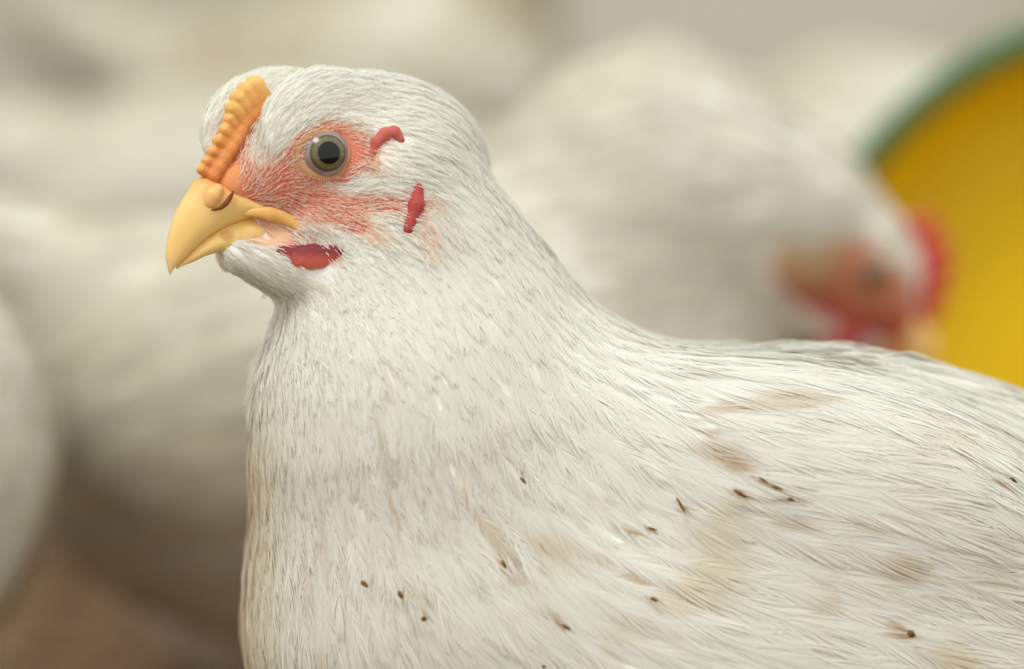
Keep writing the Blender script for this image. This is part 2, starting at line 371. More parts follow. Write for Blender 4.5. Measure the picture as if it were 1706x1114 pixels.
# --- plumage
STAIN = [(1222,772,30,11,20,.6),(1232,822,18,6,35,.95),(1262,798,26,5,35,.7),(1290,812,20,5,20,.8),(1316,832,8,6,0,.95),(1137,842,22,5,60,.9),(1192,752,60,14,5,.18),(1050,885,34,5,15,.6),(1085,884,12,4,25,.8),(1088,1000,12,6,20,.9),(1060,965,34,6,25,.5),(1508,1055,14,12,0,.95),(1495,1045,22,10,30,.5),(617,972,11,7,30,.95),(672,988,9,16,10,.85),(711,1030,7,7,0,.9),(716,1003,10,5,60,.6),(840,945,9,14,-25,.8),(866,940,14,6,40,.6),(862,965,22,14,0,.3),(866,800,14,5,50,.8),(865,790,8,16,0,.3),(935,1040,18,6,30,.8),(925,1025,16,10,0,.35),(770,832,20,20,0,.28),(1290,672,120,15,-4,.26),(1310,655,60,8,-4,.2),(1185,684,50,10,-5,.25),(1325,872,40,16,10,.28),(1450,880,40,10,20,.2),(1520,950,34,12,20,.25),(1670,806,14,4,20,.8),(1600,850,30,6,30,.2),(1185,720,34,6,0,.35),(1000,830,28,6,10,.25),(628,785,17,12,60,.5),(632,650,6,110,0,.18),(1440,575,34,8,10,.5),(1370,565,60,8,0,.3),(1680,640,60,10,20,.35),(1000,935,30,16,20,.2),(1085,1055,60,14,10,.15),(690,1000,44,20,0,.18),(690,1055,30,12,0,.2),(1215,760,60,30,20,.22),(520,840,10,60,10,.18)]
def tint(P, amt=1.):
    """natural white with soft brownish soiling"""
    n1 = vnoise(P, 46, 5); n2 = vnoise(P, 14, 8); n3 = vnoise(P, 120, 11)
    c = np.repeat(WHITE[None], len(P), 0)
    low = np.clip((P[:, 1] - 560) / 350, 0, 1)
    soil = np.clip((n1 - .62) * 1.6 + (n2 - .6) * .5 + (n3 - .5) * .5, 0, 1) * .55 * low * amt
    edge = np.clip(1 - (P[:, 0] - 395) / 105, 0, 1) * np.clip((P[:, 1] - 560) / 150, 0, 1); soil = np.maximum(soil, edge * (.25 + .55 * n2))
    c = c * (1 - soil[:, None]) + lin(226, 204, 156) * soil[:, None]
    P = seen(P)
    for x, y, rx, ry, a, k in STAIN:
        e = np.clip(E_(P, x, y, rx, ry, a) * 1.3, 0, 1) * (P[:, 2] > -120) * k
        if e.max() > 0: e = (e * (.55 + .9 * RNG.random(len(P)))).clip(0, .92)[:, None]; c = c * (1 - e) + lin(198, 162, 100) * e
    return c
def near_w(P): return P[:, 2] > np.where(P[:, 1] > 560, -330, -400)
def allow(q, P):                                      # 0 where no feather may root
    a = np.ones(len(q)); hd = (P[:, 1] < 520) & (P[:, 0] < 760)
    h = to_head(P)
    a[(h[:, 0] > 240) & (h[:, 1] < -26) & (h[:, 1] > -142)] = 0         # beak root
    a[(np.abs(h[:, 2]) < 17) & (h[:, 0] > 165) & (h[:, 1] > -60)] = 0     # comb strip
    bad = (E_(q, 543, 257, 42, 38) > .25) | (E_(q, 518, 434, 56, 22) > .3) | (E_(q, 689, 350, 11, 44, 14) > .3)
    bad |= (E_(q, 645, 228, 30, 10) > .3) | (E_(q, 622, 246, 8, 20) > .3); bad |= (E_(q, 430, 384, 44, 24) > .15); a[bad & hd] = 0
    return a
def lay(cls, n, rad, dens, Lmul, Wk, nb, bw, lift, name, label=None, **kw):
    P = sample(HV, HF, n, dens); 
    if len(P) == 0: return
    P = P - grad(sd_hen, P) * sd_hen(P)[:, None]; q = near(P); hd = (P[:, 1] < 560) & (P[:, 0] < 1100)
    q[~hd] = seen(P[~hd]); t, L = flow(q)
    far = hd & (to_head(P)[:, 2] < 0)                # flow directions mirrored on the far side of the head
    th = np.stack([-t[:, 0], -t[:, 1], 0 * t[:, 0]], -1)
    t3 = th[:, :1] * np.array([cP, 0, -sP]) * -1 * -1
    t3 = np.stack([t[:, 0] * cP, t[:, 1], -t[:, 0] * sP], -1); wm = np.where((P[:, 1] < 480) & (P[:, 0] < 780), 1., 0.)[:, None]
    t = t * (1 - wm) + t3 * wm
    t = norm(t) + RNG.normal(0, kw.pop('dir_jit', .10), (len(P), 3))
    keep = (RNG.random(len(P)) < allow(q, P)) & dens_mask(cls, q, L, P)
    P, t, L, q = P[keep], t[keep], L[keep], q[keep]
    if 'over' in kw: ov = kw.pop('over'); L = L * 0 + ov[2]; t = norm(np.array([[ov[0] * cP, ov[1], -ov[0] * sP]])) + RNG.normal(0, .09, (len(P), 3))
    k = poisson(P, rad(L, P) if callable(rad) else rad); P, t, L, q = P[k], t[k], L[k], q[k]
    L = L * Lmul; colf = kw.pop('colf', None); r_ = plume(sd_hen, P, t, L, L * Wk, nb, bw, lift, **kw)
    V, F, fi, bi, nr = r_
    if cls == 'body': c = tint(V)
    else: c = tint(P)[fi]
    if colf is not None: c = colf(P, q)[fi]
    br = (1 - .04 * RNG.random(len(P)))[fi] * (1 - .035 * RNG.random(bi.max() + 1))[bi]
    c = c * br[:, None]
    print(name, len(P), 'feathers', bi.max() + 1, 'barbs')
    o = hpart(name, V, F, M_FEATHER, c, smooth=False)
    if label: o['label'] = label
    return o
def dens_mask(cls, q, L, P):
    h = to_head(P); r = red(q) * ((P[:, 1] < 520) & (P[:, 0] < 900)) * (1 - ((h[:, 2] < -12) & (h[:, 1] > -25) & (h[:, 0] > 150)))
    if cls == 'bristle': return (r > .14) & (E_(q, 440, 384, 40, 22) < .3)
    if cls == 'fringe': return FR(q) > RNG.random(len(P))
    if cls == 'head': return (L < 66 - 26 * RNG.random(len(P))) & (r < .40 + .35 * RNG.random(len(P)) * (r < .8)) & (RNG.random(len(P)) > r * .9)
    if cls == 'neck': return (L >= 42 + 14 * RNG.random(len(P))) & (L < 140)
    return L >= 128
headbox = lambda c: ((c[:, 1] < 800) & (c[:, 0] < 1100)).astype(float)
neckbox = lambda c: ((c[:, 1] < 1300) & (c[:, 0] < 1200) & (c[:, 2] > -420)).astype(float)
bodybox = lambda c: ((c[:, 1] < 1500) & (c[:, 2] > -420)).astype(float)
farbox = lambda c: ((c[:, 2] <= -400) | (c[:, 1] >= 1480)).astype(float)
def pinkish(P, q):
    r = RNG.random(len(P))[:, None]; k = np.clip((red(q) - .1) / .6, 0, 1)[:, None]; return (lin(250, 232, 214) * r + lin(246, 210, 188) * (1 - r)) * k + WHITE * (1 - k)
lay('body', 60000, lambda L, P: L * .18, bodybox, 1.0, .30, 120, 3.6, .026, 'body_feathers', messy=.04, roll=5, jit=.10, ang=(32, 10), dir_jit=.06)
lay('body', 9000, 75, farbox, 1.25, .36, 50, 6.0, .10, 'underside_feathers', messy=.07, roll=13)
lay('neck', 60000, lambda L, P: L * .17, neckbox, 1.0, .22, 44, 2.2, .045, 'neck_feathers', messy=.08, roll=7, ang=(40, 12), dir_jit=.09)
lay('head', 90000, lambda L, P: L * .155, headbox, 1.0, .165, 14, 1.3, .11, 'head_feathers', messy=.18, roll=24, ang=(25, 8), dir_jit=.10)
lay('bristle', 140000, 3.7, headbox, 1.25, .15, 4, 1.5, .13, 'face_bristles', 'short pale bristles', colf=pinkish, messy=.1, ang=(13, 5), dir_jit=.06)

facebox = lambda c: ((c[:, 1] < 460) & (c[:, 0] < 760)).astype(float)
FR = lambda q: E_(q, 518, 392, 66, 13, 4) * .9
lay('fringe', 60000, 4.2, facebox, 1.0, .16, 6, 1.5, .26, 'cheek_fringe', over=(.78, .62, 30), messy=.1, ang=(15, 5))
FR = lambda q: E_(q, 666, 346, 18, 46, 8)
lay('fringe', 60000, 4.5, lambda c: facebox(c) * (c[:, 2] > 0), 1.0, .16, 6, 1.5, .22, 'ear_fringe', over=(1., .28, 30), messy=.1, ang=(15, 5))
FR = lambda q: E_(q, 426, 268, 26, 62, 8) * .55
lay('fringe', 60000, 6.5, facebox, 1.0, .12, 4, 1.4, .16, 'brow_wisps', over=(.22, -.98, 42), messy=.1, ang=(12, 4))
FR = lambda q: E_(q, 440, 545, 30, 76) * .6
lay('fringe', 40000, 13, headbox, 1.0, .16, 14, 1.6, .20, 'throat_tufts', over=(-.22, 1., 56), messy=.1, ang=(22, 6))
FR = lambda q: E_(q, 1350, 584, 130, 26)
lay('fringe', 40000, 26, lambda c: ((c[:, 1] < 760) & (c[:, 0] > 1100) & (c[:, 0] < 1560) & (c[:, 2] > -260)) * 1., 1.0, .26, 70, 3., .10, 'shoulder_feathers', over=(1., .02, 100), messy=.06, ang=(34, 8), roll=6)

# --- lofted horn parts in head coordinates
def loft(st, ns=28, pw=2.3, ridge=.0):
    """st: list of (top, bottom, halfwidth) with top / bottom as image points on the midline (bottom edge shown at +halfwidth)"""
    st = np.array([[*hx(a[0], a[1], 0)[:2], *hx(b[0], b[1], hw * .8)[:2], hw] for a, b, hw in st]); n0 = len(st)
    t = np.linspace(0, n0 - 1, 40); out = []
    for x in t:                                       # Catmull-Rom through the stations
        i = min(int(x), n0 - 2); u = x - i; p = [st[max(i-1, 0)], st[i], st[i+1], st[min(i+2, n0-1)]]
        out.append(.5 * ((2*p[1]) + (-p[0]+p[2])*u + (2*p[0]-5*p[1]+4*p[2]-p[3])*u*u + (-p[0]+3*p[1]-3*p[2]+p[3])*u**3))
    V = []
    for s in out:
        T_, B_, hw = s[0:2], s[2:4], max(s[4], .5); 
        for k in range(ns):
            a = 2 * math.pi * k / ns; cy = math.cos(a); sy = math.sin(a)      # a = 0 at the top
            v = (1 + cy) / 2; prof = np.sign(sy) * abs(sy) ** .75 * (1 - .30 * v)
            c = B_ + (T_ - B_) * v; V.append((c[0], c[1], prof * hw))
    m = len(out); F = [(i*ns+k, (i+1)*ns+k, (i+1)*ns+(k+1) % ns, i*ns+(k+1) % ns) for i in range(m-1) for k in range(ns)]
    F += [tuple(range(ns))[::-1], tuple((m-1)*ns + k for k in range(ns))]
    return np.array(V), F
HORN, HORN2, TIP = lin(240, 200, 124), lin(230, 152, 80), lin(222, 196, 160)
def hcol(h, lower=False):
    p = from_head(h); n1 = vnoise(p, 30, 4)[:, None]; x, y = p[:, 0:1], p[:, 1:2]
    c = HORN * (1 - n1 * .35) + lin(246, 214, 140) * n1 * .35
    b = np.clip((x - 300) / 50, 0, 1) * np.clip((350 - y) / 55, 0, 1); c = c * (1 - b * .85) + HORN2 * b * .85
    t = np.clip((y - 415) / 40, 0, 1) * np.clip((315 - x) / 30, 0, 1) * (0 if lower else 1); c = c * (1 - t * .7) + TIP * t * .7
    if lower:
        d = np.clip(E_(p, 388, 396, 13, 11), 0, 1)[:, None] * .6; c = c * (1 - d) + lin(190, 130, 70) * d
        r = np.clip((x - 425) / 30, 0, 1); c = c * (1 - r * .5) + lin(228, 178, 146) * r * .5
    return c
V, F = loft([((428, 338), (476, 364), 50), ((376, 314), (432, 364), 47), ((336, 294), (392, 376), 43), ((311, 324), (356, 395), 36), ((292, 358), (328, 417), 28), ((281, 393), (304, 438), 19), ((276.5, 422), (291, 449), 11), ((279, 443), (286, 456), 5), ((282, 455), (284, 458.5), 1.2)])
# nostril flap swells out of the near and far side
sw = 0 * np.exp(-((V[:, 0] - hx(352, 330, 45)[0]) ** 2 / 15 ** 2 + (V[:, 1] - (HY - 331)) ** 2 / 18 ** 2)); V[:, 2] += np.sign(V[:, 2]) * sw * 12 * (np.abs(V[:, 2]) > 12)
beak = hpart('upper_beak', from_head(V), F, M_HORN, hcol(V))
V, F = loft([((480, 352), (474, 408), 52), ((446, 352), (440, 408), 46), ((420, 356), (410, 414), 41), ((392, 364), (384, 418), 35), ((358, 380), (352, 425), 28), ((328, 402), (326, 436), 19), ((306, 428), (306, 443), 10), ((294, 442), (296, 448), 3)])
hpart('lower_beak', from_head(V), F, M_HORN, hcol(V, True))

def tube(pts, rad, ns=12, flat=1.):
    pts = np.array(pts, float); n = len(pts); tt = np.linspace(0, n - 1, (n - 1) * 6 + 1); P, Rr = [], []
    for x in tt:
        i = min(int(x), n - 2); u = x - i; a = [pts[max(i-1, 0)], pts[i], pts[i+1], pts[min(i+2, n-1)]]
        P.append(.5 * ((2*a[1]) + (-a[0]+a[2])*u + (2*a[0]-5*a[1]+4*a[2]-a[3])*u*u + (-a[0]+3*a[1]-3*a[2]+a[3])*u**3)); Rr.append(rad[i] * (1-u) + rad[i+1] * u)
    P = np.array(P); T_ = norm(np.gradient(P, axis=0)); w_ = np.array([0, 0, 1.]); b = norm(np.cross(T_, w_)); n_ = np.cross(b, T_)
    V = []
    for p, r, b_, nn in zip(P, Rr, b, n_):
        for k in range(ns): a = 6.2832 * k / ns; V.append(p + b_ * r * math.cos(a) + nn * r * flat * math.sin(a))
    m = len(P); F = [(i*ns+k, i*ns+(k+1) % ns, (i+1)*ns+(k+1) % ns, (i+1)*ns+k) for i in range(m-1) for k in range(ns)] + [tuple(range(ns))[::-1], tuple((m-1)*ns+k for k in range(ns))]
    return np.array(V), F
def both(fn):                                         # build on the near side and mirror to the far side
    for sg in (1, -1): fn(sg)
def mirror(V, sg):
    if sg > 0: return V
    h = to_head(V); h[:, 2] *= -1; return from_head(h)
def S3(x, y, out=0.):
    p = surf(x, y); g = grad(sd_hen, p[None])[0]; return p + g * out
def gape(sg):
    pts = [from_head(np.array(hx(x, y, s))) for x, y, s in ((400, 356, 30), (428, 354, 43), (448, 356, 50), (468, 361, 54), (490, 372, 62), (503, 381, 69), (512, 387, 73))]
    V, F = tube(pts, [3, 8, 12, 11, 9, 8, 5], flat=.55); V = mirror(V, sg); hpart('gape_flange', V, F if sg > 0 else [f[::-1] for f in F], M_HORN, np.repeat(lin(238, 186, 104)[None], len(V), 0) * (1 - .12 * vnoise(V, 12, 2)[:, None]))
both(gape)
def nostril(sg):
    h = lambda x, y, s: from_head(np.array(hx(x, y, s)))
    V, F = tube([h(389, 318, 42), h(384, 328, 44), h(377, 338, 45), h(367, 346, 44), h(352, 350, 40)], [1.2, 3.6, 4.2, 3.4, 1.2], ns=8)
    hpart('nostril', mirror(V, sg), F, M_NOSTRIL, parent=beak)
both(nostril)
def flap(sg):
    c0 = from_head(np.array(hx(355, 327, 28))); c1 = from_head(np.array(hx(363, 316, 30))); c2 = from_head(np.array(hx(351, 336, 27)))
    V, F = nets(lambda p: su(cone(p, c0, c1, 13.5, 10), cone(p, c0, c2, 13.5, 12.5), 6), c0 - 36, c0 + 36, 2.5, proj=1); V = mirror(V, sg)
    n1 = vnoise(V, 9, 2)[:, None]; hpart('nostril_flap', V, F if sg > 0 else F[:, ::-1], M_HORN, lin(240, 190, 118) * (1 - n1 * .5) + lin(232, 168, 98) * n1 * .5, parent=beak)
both(flap)
# --- comb: low ridge with rounded serrations
CL = [((424, 139), (436, 176), 13), ((409, 146), (424, 184), 11), ((397, 160), (414, 196), 11), ((389, 177), (404, 208), 10.5), ((382, 194), (396, 222), 10), ((374, 212), (388, 236), 10), ((364, 230), (378, 250), 9.5), ((354, 248), (368, 266), 9), ((344, 264), (358, 280), 8.5), ((336, 278), (350, 294), 8)]
CA = [(np.array([hx(a[0] - 4, a[1] + 5, 0), hx(b[0], b[1], 0)]), r) for a, b, r in CL]
def sd_comb(p):
    h = to_head(p) - (0, 0, 10); d = None
    for (A, r) in CA:
        s = cone(h * (1, 1, .8), A[0], A[1], r * (1.35 if A[0][1] > 60 else 1.05), r * (1.4 if A[0][1] > 60 else 1.12)); d = s if d is None else su(d, s, 2.2 + 2.5 * (A[0][1] < 50))
    for i in range(len(CA) - 1):
        m0, m1 = CA[i][0][1], CA[i+1][0][1]; d = su(d, cone(h * (1, 1, .7), m0, m1, 13, 13), 4)
    return d + .35 * np.sin(h[..., 0] * .9) * np.sin(h[..., 1] * .8 + h[..., 2] * .7)
V, F = nets(sd_comb, (300, 100, -30), (470, 330, 180), 2.0, proj=1)
cy = np.clip((V[:, 1:2] - 130) / 140, 0, 1); h = to_head(V); 
tb = np.min([np.linalg.norm(h - (0, 0, 10) - A[1], axis=1) for A, r_ in CA], 0)[:, None]; kb = np.clip(1.15 - (tb - 8) / 22, 0, 1)
c = lin(244, 190, 108) * (1 - .4 * cy) + lin(236, 166, 84) * .4 * cy; c = c * (1 - kb) + lin(226, 128, 66) * kb
hpart('comb', V, F, M_COMB, c * (1 - .15 * vnoise(V, 7, 9)[:, None]))

# --- eye
def eye(sg):
    ax = norm(np.array([.285, -.02, 1.])); c0 = EYE0 + np.array([-5, 0, -29.]); RB_ = 48.
    u = norm(np.cross(ax, [0, 1., 0])); v = np.cross(ax, u)
    def cap(r, a0, a1, c, nr=14, ns=48):
        V, F = [], []
        for i in range(nr + 1):
            a = a0 + (a1 - a0) * i / nr
            for k in range(ns): t = 6.2832 * k / ns; V.append(c + r * (math.cos(a) * ax + math.sin(a) * (math.cos(t) * u + math.sin(t) * v)))
        F = [(i*ns+k, (i+1)*ns+k, (i+1)*ns+(k+1) % ns, i*ns+(k+1) % ns) for i in range(nr) for k in range(ns)]
        return np.array(V), F
    V, F = cap(RB_, .001, math.pi - .01, c0, 30); e = hpart('eye', mirror(V, sg), F, M_SCLERA)
    ia = math.asin(29.5 / RB_); V, F = cap(RB_ + .7, .001, ia, c0 + v * 0, 20)
    r = np.linalg.norm(np.cross(V - c0, ax), axis=1) / 31.
    t = np.arctan2((V - c0) @ v, (V - c0) @ u); fib = .5 + .5 * np.sin(t * 31 + 3 * np.sin(t * 7))
    k1 = np.clip((r - .80) / .16, 0, 1)[:, None]; k0 = np.clip((.74 - r) / .15, 0, 1)[:, None]
    c = lin(112, 104, 66) * (1 - .18 * fib[:, None]); c = c * (1 - k1) + lin(58, 52, 44) * k1; c = c * (1 - k0 * .35) + lin(74, 68, 46) * k0 * .35
    hpart('iris', mirror(V, sg), F, M_IRIS, c, parent=e)
    V, F = cap(RB_ + 1.5, .001, math.asin(17.8 / RB_), c0, 10); hpart('pupil', mirror(V, sg), F, M_PUPIL, parent=e)
    # eyelid ring with a drawn-out front corner
    pts = []; 
    for k in range(40):
        t = 6.2832 * k / 40; x = 539.5 + 36.5 * math.cos(t); y = 256 + 34 * math.sin(t)
        if math.cos(t) < -.6: x -= 4 * (-.6 - math.cos(t)) / .4
        if math.sin(t) < 0: y += 2
        pts.append((x, y))
    V, F = [], []; ns = 10
    C = np.array([.88 * S3(x, y) + .12 * np.array([*(CXY + (np.array([x, y]) - CXY) * (1 - (EYE0[2] - 7) / UD)), EYE0[2] - 7]) for x, y in pts]); ctr = C.mean(0)
    for i, p in enumerate(C):
        o = norm(p - ctr)
        for k in range(ns):
            a = 6.2832 * k / ns; V.append(p + o * ((6.4 + 2.5 * max(0, o[1])) * math.cos(a)) + np.array([0, 0, 1.]) * 5.2 * math.sin(a) + (o * 2.6 if a < 3 else 0))
    F = [(i*ns+k, ((i+1) % 40)*ns+k, ((i+1) % 40)*ns+(k+1) % ns, i*ns+(k+1) % ns) for i in range(40) for k in range(ns)]
    V = np.array(V); hpart('eyelid', mirror(V, sg), F, M_SKIN, np.repeat(lin(214, 160, 112)[None], len(V), 0) * (1 - .2 * vnoise(V, 5, 6)[:, None]))
    # the row of tiny lashes along the lower lid
    VV, FF = [], []
    for i in range(4, 34, 1):
        if not (0 < i % 40 < 22): continue
        for j in (0, .5):
            p = C[i % 40] * (1 - j) + C[(i + 1) % 40] * j; o = norm(p - ctr); q_ = p + o * 7.5 + np.array([0, 0, 6.]); s_ = np.array([o[1], -o[0], 0]) * .75; b = len(VV)
            VV += [q_ - s_, q_ + s_, q_ + o * 5 + s_ * .5 + (0, 0, 1.5), q_ + o * 5 - s_ * .5 + (0, 0, 1.5), q_ + (0, 0, -1.5)]; FF += [(b, b+1, b+2, b+3), (b+1, b, b+4), (b, b+3, b+4), (b+2, b+1, b+4), (b+3, b+2, b+4)]
    hpart('eyelashes', mirror(np.array(VV), sg), FF, M_FEATHER, np.repeat(lin(236, 196, 150)[None], len(VV), 0), smooth=False)
both(eye)
# --- wattle, ear fold, ear lobe
def blob(name, prims, lo, hi, hh, m, colf, k=8, label=None):
    def f(p):
        d = None
        for a, b, ra, rb, sq in prims:
            c = np.array([1, 1, 1.]); s = cone(p * (1, 1, sq), np.array(a) * (1, 1, sq), np.array(b) * (1, 1, sq), ra, rb); d = s if d is None else su(d, s, k)
        return d
    V, F = nets(f, lo, hi, hh, proj=1)
    for sg in (1, -1):
        V2 = mirror(V, sg); o = hpart(name, V2, F if sg > 0 else F[:, ::-1], m, colf(V))
        if label: o['label'] = label
    return
w1 = S3(472, 420, -3); w2 = S3(520, 427, -2); w3 = S3(566, 422, -4)
def wc(V):
    V = seen(V)
    t = np.clip((V[:, 1:2] - 418) / 16, 0, 1); e = np.clip((V[:, 1:2] - 436) / 12, 0, 1); n1 = vnoise(V, 5, 12)[:, None] * .12
    c = lin(136, 38, 44) * (1 - t) + lin(212, 100, 84) * t; c = c * (1 - e * .5) + lin(228, 148, 110) * e * .5; return c * (1 - n1)
blob('wattle', [(w1 + (-4, -2, 0), w2 + (0, 0, 4), 9, 20, 1.7), (w2 + (0, 0, 4), w3 + (-4, -2, 2), 20, 12, 1.7), (w2 + (-20, 4, 4), w2 + (14, 6, 4), 15, 14, 1.6)], (440, 385, w1[2] - 60), (600, 470, w1[2] + 90), 2.0, M_RED, wc, k=5)
e_ = [S3(697, 314, 1), S3(693, 342, 2), S3(680, 382, 1)]
blob('ear_lobe', [(e_[0], e_[1], 8, 12.5, 1.2), (e_[1], e_[2], 12.5, 8.5, 1.2)], (650, 300, e_[1][2] - 60), (720, 410, e_[1][2] + 50), 2.0, M_RED, lambda V: lin(188, 70, 66)[None] * (1 - .2 * vnoise(V, 5, 2)[:, None]), label='red crescent ear lobe')
e_ = [S3(x, y, o) for x, y, o in ((620, 258, 1), (627, 238, 3), (641, 226, 4), (656, 222, 4), (668, 233, 1))]
blob('ear_fold', [(e_[i], e_[i+1], (5, 8, 10, 9, 6)[i], (5, 8, 10, 9, 6)[i+1], 1.2) for i in range(4)], (600, 200, e_[2][2] - 50), (690, 270, e_[2][2] + 50), 2.0, M_RED, lambda V: lin(206, 102, 90)[None] * (1 - .2 * vnoise(V, 5, 2)[:, None]), label='red skin fold above the ear')
# --- crumbs of dried dirt caught in the feathers
for x, y, a, l, r in ((1234, 823, 30, 11, 3.4), (1316, 832, 10, 5, 3), (1137, 843, 60, 15, 2.6), (1294, 814, 20, 9, 2.2), (1089, 1001, 25, 7, 3), (1511, 1057, 20, 7, 6), (617, 972, 35, 8, 4), (674, 990, 60, 7, 4), (711, 1030, 0, 4, 4), (838, 942, 65, 7, 3), (942, 1044, 30, 8, 3), (1087, 885, 15, 8, 2.2), (866, 803, 45, 7, 2.4), (1674, 808, 20, 8, 2.6), (1271, 801, 30, 9, 2.2), (906, 1107, 20, 3, 3)):
    p = surf(x, y); g = grad(sd_hen, p[None])[0]; d = np.array([math.cos(R(a)), math.sin(R(a)), 0]); d -= g * (d @ g); p = p + g * 23
    V, F = tube([p - d * l, p - d * l * .3 + g * 1, p + d * l * .4, p + d * l], [r * .3, r, r * .8, r * .3], ns=7, flat=.7); V += RNG.normal(0, r * .12, V.shape)
    hpart('dirt_fleck', V, F, M_DIRT)

# ------------------------------------------------------------------ the flock behind: whole hens in millimetres, facing +X
POSES = {   # neck points (x, z, radius), head centre, head pitch, body (x, z, rx, rz, ry, pitch), legs folded?
    'reach': dict(neck=[(50, 190, 62), (92, 236, 46), (136, 232, 26)], head=(150, 220), pitch=-33, body=(0, 168, 125, 78, 76, -12), sit=False),
    'stand': dict(neck=[(60, 190, 56), (84, 250, 34), (92, 288, 22)], head=(100, 296), pitch=-8, body=(0, 168, 125, 78, 76, -14), sit=False),
    'low': dict(neck=[(60, 180, 60), (120, 170, 40), (158, 130, 24)], head=(168, 110), pitch=-62, body=(0, 170, 128, 76, 76, 2), sit=False),
    'sit': dict(neck=[(66, 104, 54), (88, 152, 34), (94, 184, 22)], head=(102, 190), pitch=-6, body=(0, 80, 132, 74, 84, -6), sit=True)}
def bird(pose, soil_shade, seed, label, group=None, red_face=True):
    Q = POSES[pose]; nk = Q['neck']; hc = np.array([Q['head'][0], 0., Q['head'][1]]); a = R(Q['pitch'])
    fd = np.array([math.cos(a), 0, math.sin(a)]); ud = np.array([-math.sin(a), 0, math.cos(a)]); hm = lambda p: np.stack([(p - hc) @ fd, (p - hc) @ ud, np.abs(p[..., 1])], -1)
    hw = lambda F_, v, s_: hc + fd * F_ + ud * v + np.array([0, s_, 0])
    bx, bz, rx, rz, ry, bp = Q['body']; Mb = rotm('Y', bp)
    def f(p):
        d = ell(p, (bx, 0, bz), (rx, ry, rz), Mb); q = p.copy(); q[..., 1] = np.abs(q[..., 1])
        d = su(d, ell(p, (bx + 68, 0, bz - 12), (68, 66, 66)), 25)
        d = su(d, ell(q, (bx - 10, 58, bz + 12), (88, 24, 42), rotm('Y', -6)), 14)
        d = su(d, cone(p, (bx - 95, 0, bz + 18), (bx - 165, 0, bz + 62), 38, 14), 30)
        for i in range(len(nk) - 1): d = su(d, cone(p, (nk[i][0], 0, nk[i][1]), (nk[i+1][0], 0, nk[i+1][1]), nk[i][2], nk[i+1][2]), 22)
        h = hm(p)
        g = ell(h, (0, 0, 0), (30, 21, 17)); g = su(g, cone(h, (16, -4, 0), (28, -9, 0), 12, 8), 5); g = su(g, cone(h, (26, -20, 0), (6, -22, 3), 5, 9), 5)
        d = su(d, g, 7)
        if not Q['sit']:
            for sg in (1, -1):
                l = cone(q, (-4, 36, bz - 50), (-16, 36, 68), 34, 12); l = su(l, cone(q, (-16, 36, 68), (2, 36, 8), 7.5, 6), 4)
                for tx, ty in ((46, 36), (36, 56), (36, 16), (-24, 36)): l = su(l, cone(q, (2, 36, 7), (tx, ty, 5), 5.5, 4), 3)
                d = su(d, l, 10); break
        else:
            d = su(d, cone(q, (40, 40, 14), (95, 44, 6), 16, 5), 8)
        return d
    base = soil_shade
    V, F = nets(f, (bx - 210, -120, -2), (210, 120, 340), 4.0, proj=2)
    def face(h): 
        r1 = E_(h, 10, 0, 20, 11); r1 = np.maximum(r1, E_(h, 24, -8, 14, 11)); r1 = np.maximum(r1, E_(h, 6, -12, 25, 10)); return np.maximum(r1, E_(h, -12, -7, 7, 9)) * (h[:, 2] > 3)
    h = hm(V); rd = np.clip(face(h) * 1.5, 0, 1)[:, None]
    leg = np.clip((56 - V[:, 2:3]) / 6, 0, 1) if not Q['sit'] else np.clip((14 - V[:, 2:3]) / 4, 0, 1) * (V[:, :1] > 30)
    def soil_shade_col(P):  # brownish soiling; on the grey-brown hen the tone is painted shade
        n1 = vnoise(P, 34, seed); n2 = vnoise(P, 14, seed + 3); lo_ = np.clip((bz + 20 - P[:, 2]) / 110, 0, 1) * (P[:, 2] < bz + 20)
        k = np.clip(base[1] * (n1 - .35) * 1.6 + base[2] * lo_ * (.5 + n2), 0, 1)[:, None]; return lin(244, 242, 231) * (1 - k) + lin(*base[0]) * k
    col = soil_shade_col(V) * (1 - leg) + lin(226, 184, 104) * leg; lw = np.clip((-10 - h[:, 1:2]) / 8 + np.clip((h[:, :1] - 18) / 12, 0, 1), 0, 1); er = np.clip((4 - h[:, :1]) / 8, 0, 1) * (1 - lw)
    fc = lin(206, 132, 104) * (1 - lw) + lin(192, 78, 70) * lw; fc = fc * (1 - er) + lin(214, 182, 140) * er; col = col * (1 - rd) + fc * rd
    t = empty('chicken', (0, 0, 0), label, 'chicken', group)
    mk('body', V / 1000, F, M_SKIN, t, col)
    P = sample(V, F, 22000, lambda c: (c[:, 2] > 54) * 1. if not Q['sit'] else (c[:, 2] > 4) * 1.)
    P = P - grad(f, P) * f(P)[:, None]; h = hm(P); dh = np.linalg.norm(P - hc, axis=1)
    keep = (face(h) < .25) & ~((h[:, 0] > 24) & (h[:, 2] < 8) & (h[:, 1] > -14)); P, dh = P[keep], dh[keep]
    L = 7 + 26 * np.clip((dh - 26) / 80, 0, 1); k = poisson(P, L * .22); P, L, dh = P[k], L[k], dh[k]
    w1 = np.clip((dh - 30) / 110, 0, 1)[:, None]; nd = norm(np.array([nk[0][0] - nk[2][0], 0, nk[0][1] - nk[2][1]], float))
    T = norm((norm(-fd * .7 + nd) * (1 - w1) + np.array([-1, 0, -.25]) * w1)) + RNG.normal(0, .1, (len(P), 3))
    V2, F2, fi, bi, _ = plume(f, P, T, L, L * .32, 24, .95, .05, roll=9, messy=.08, ang=(29, 10), M=5)
    c = soil_shade_col(P)[fi] * (1 - .08 * RNG.random(len(P)))[fi][:, None]
    mk('feathers', V2 / 1000, F2, M_FEATHER, t, c, smooth=False)
    print('hen', pose, len(P))
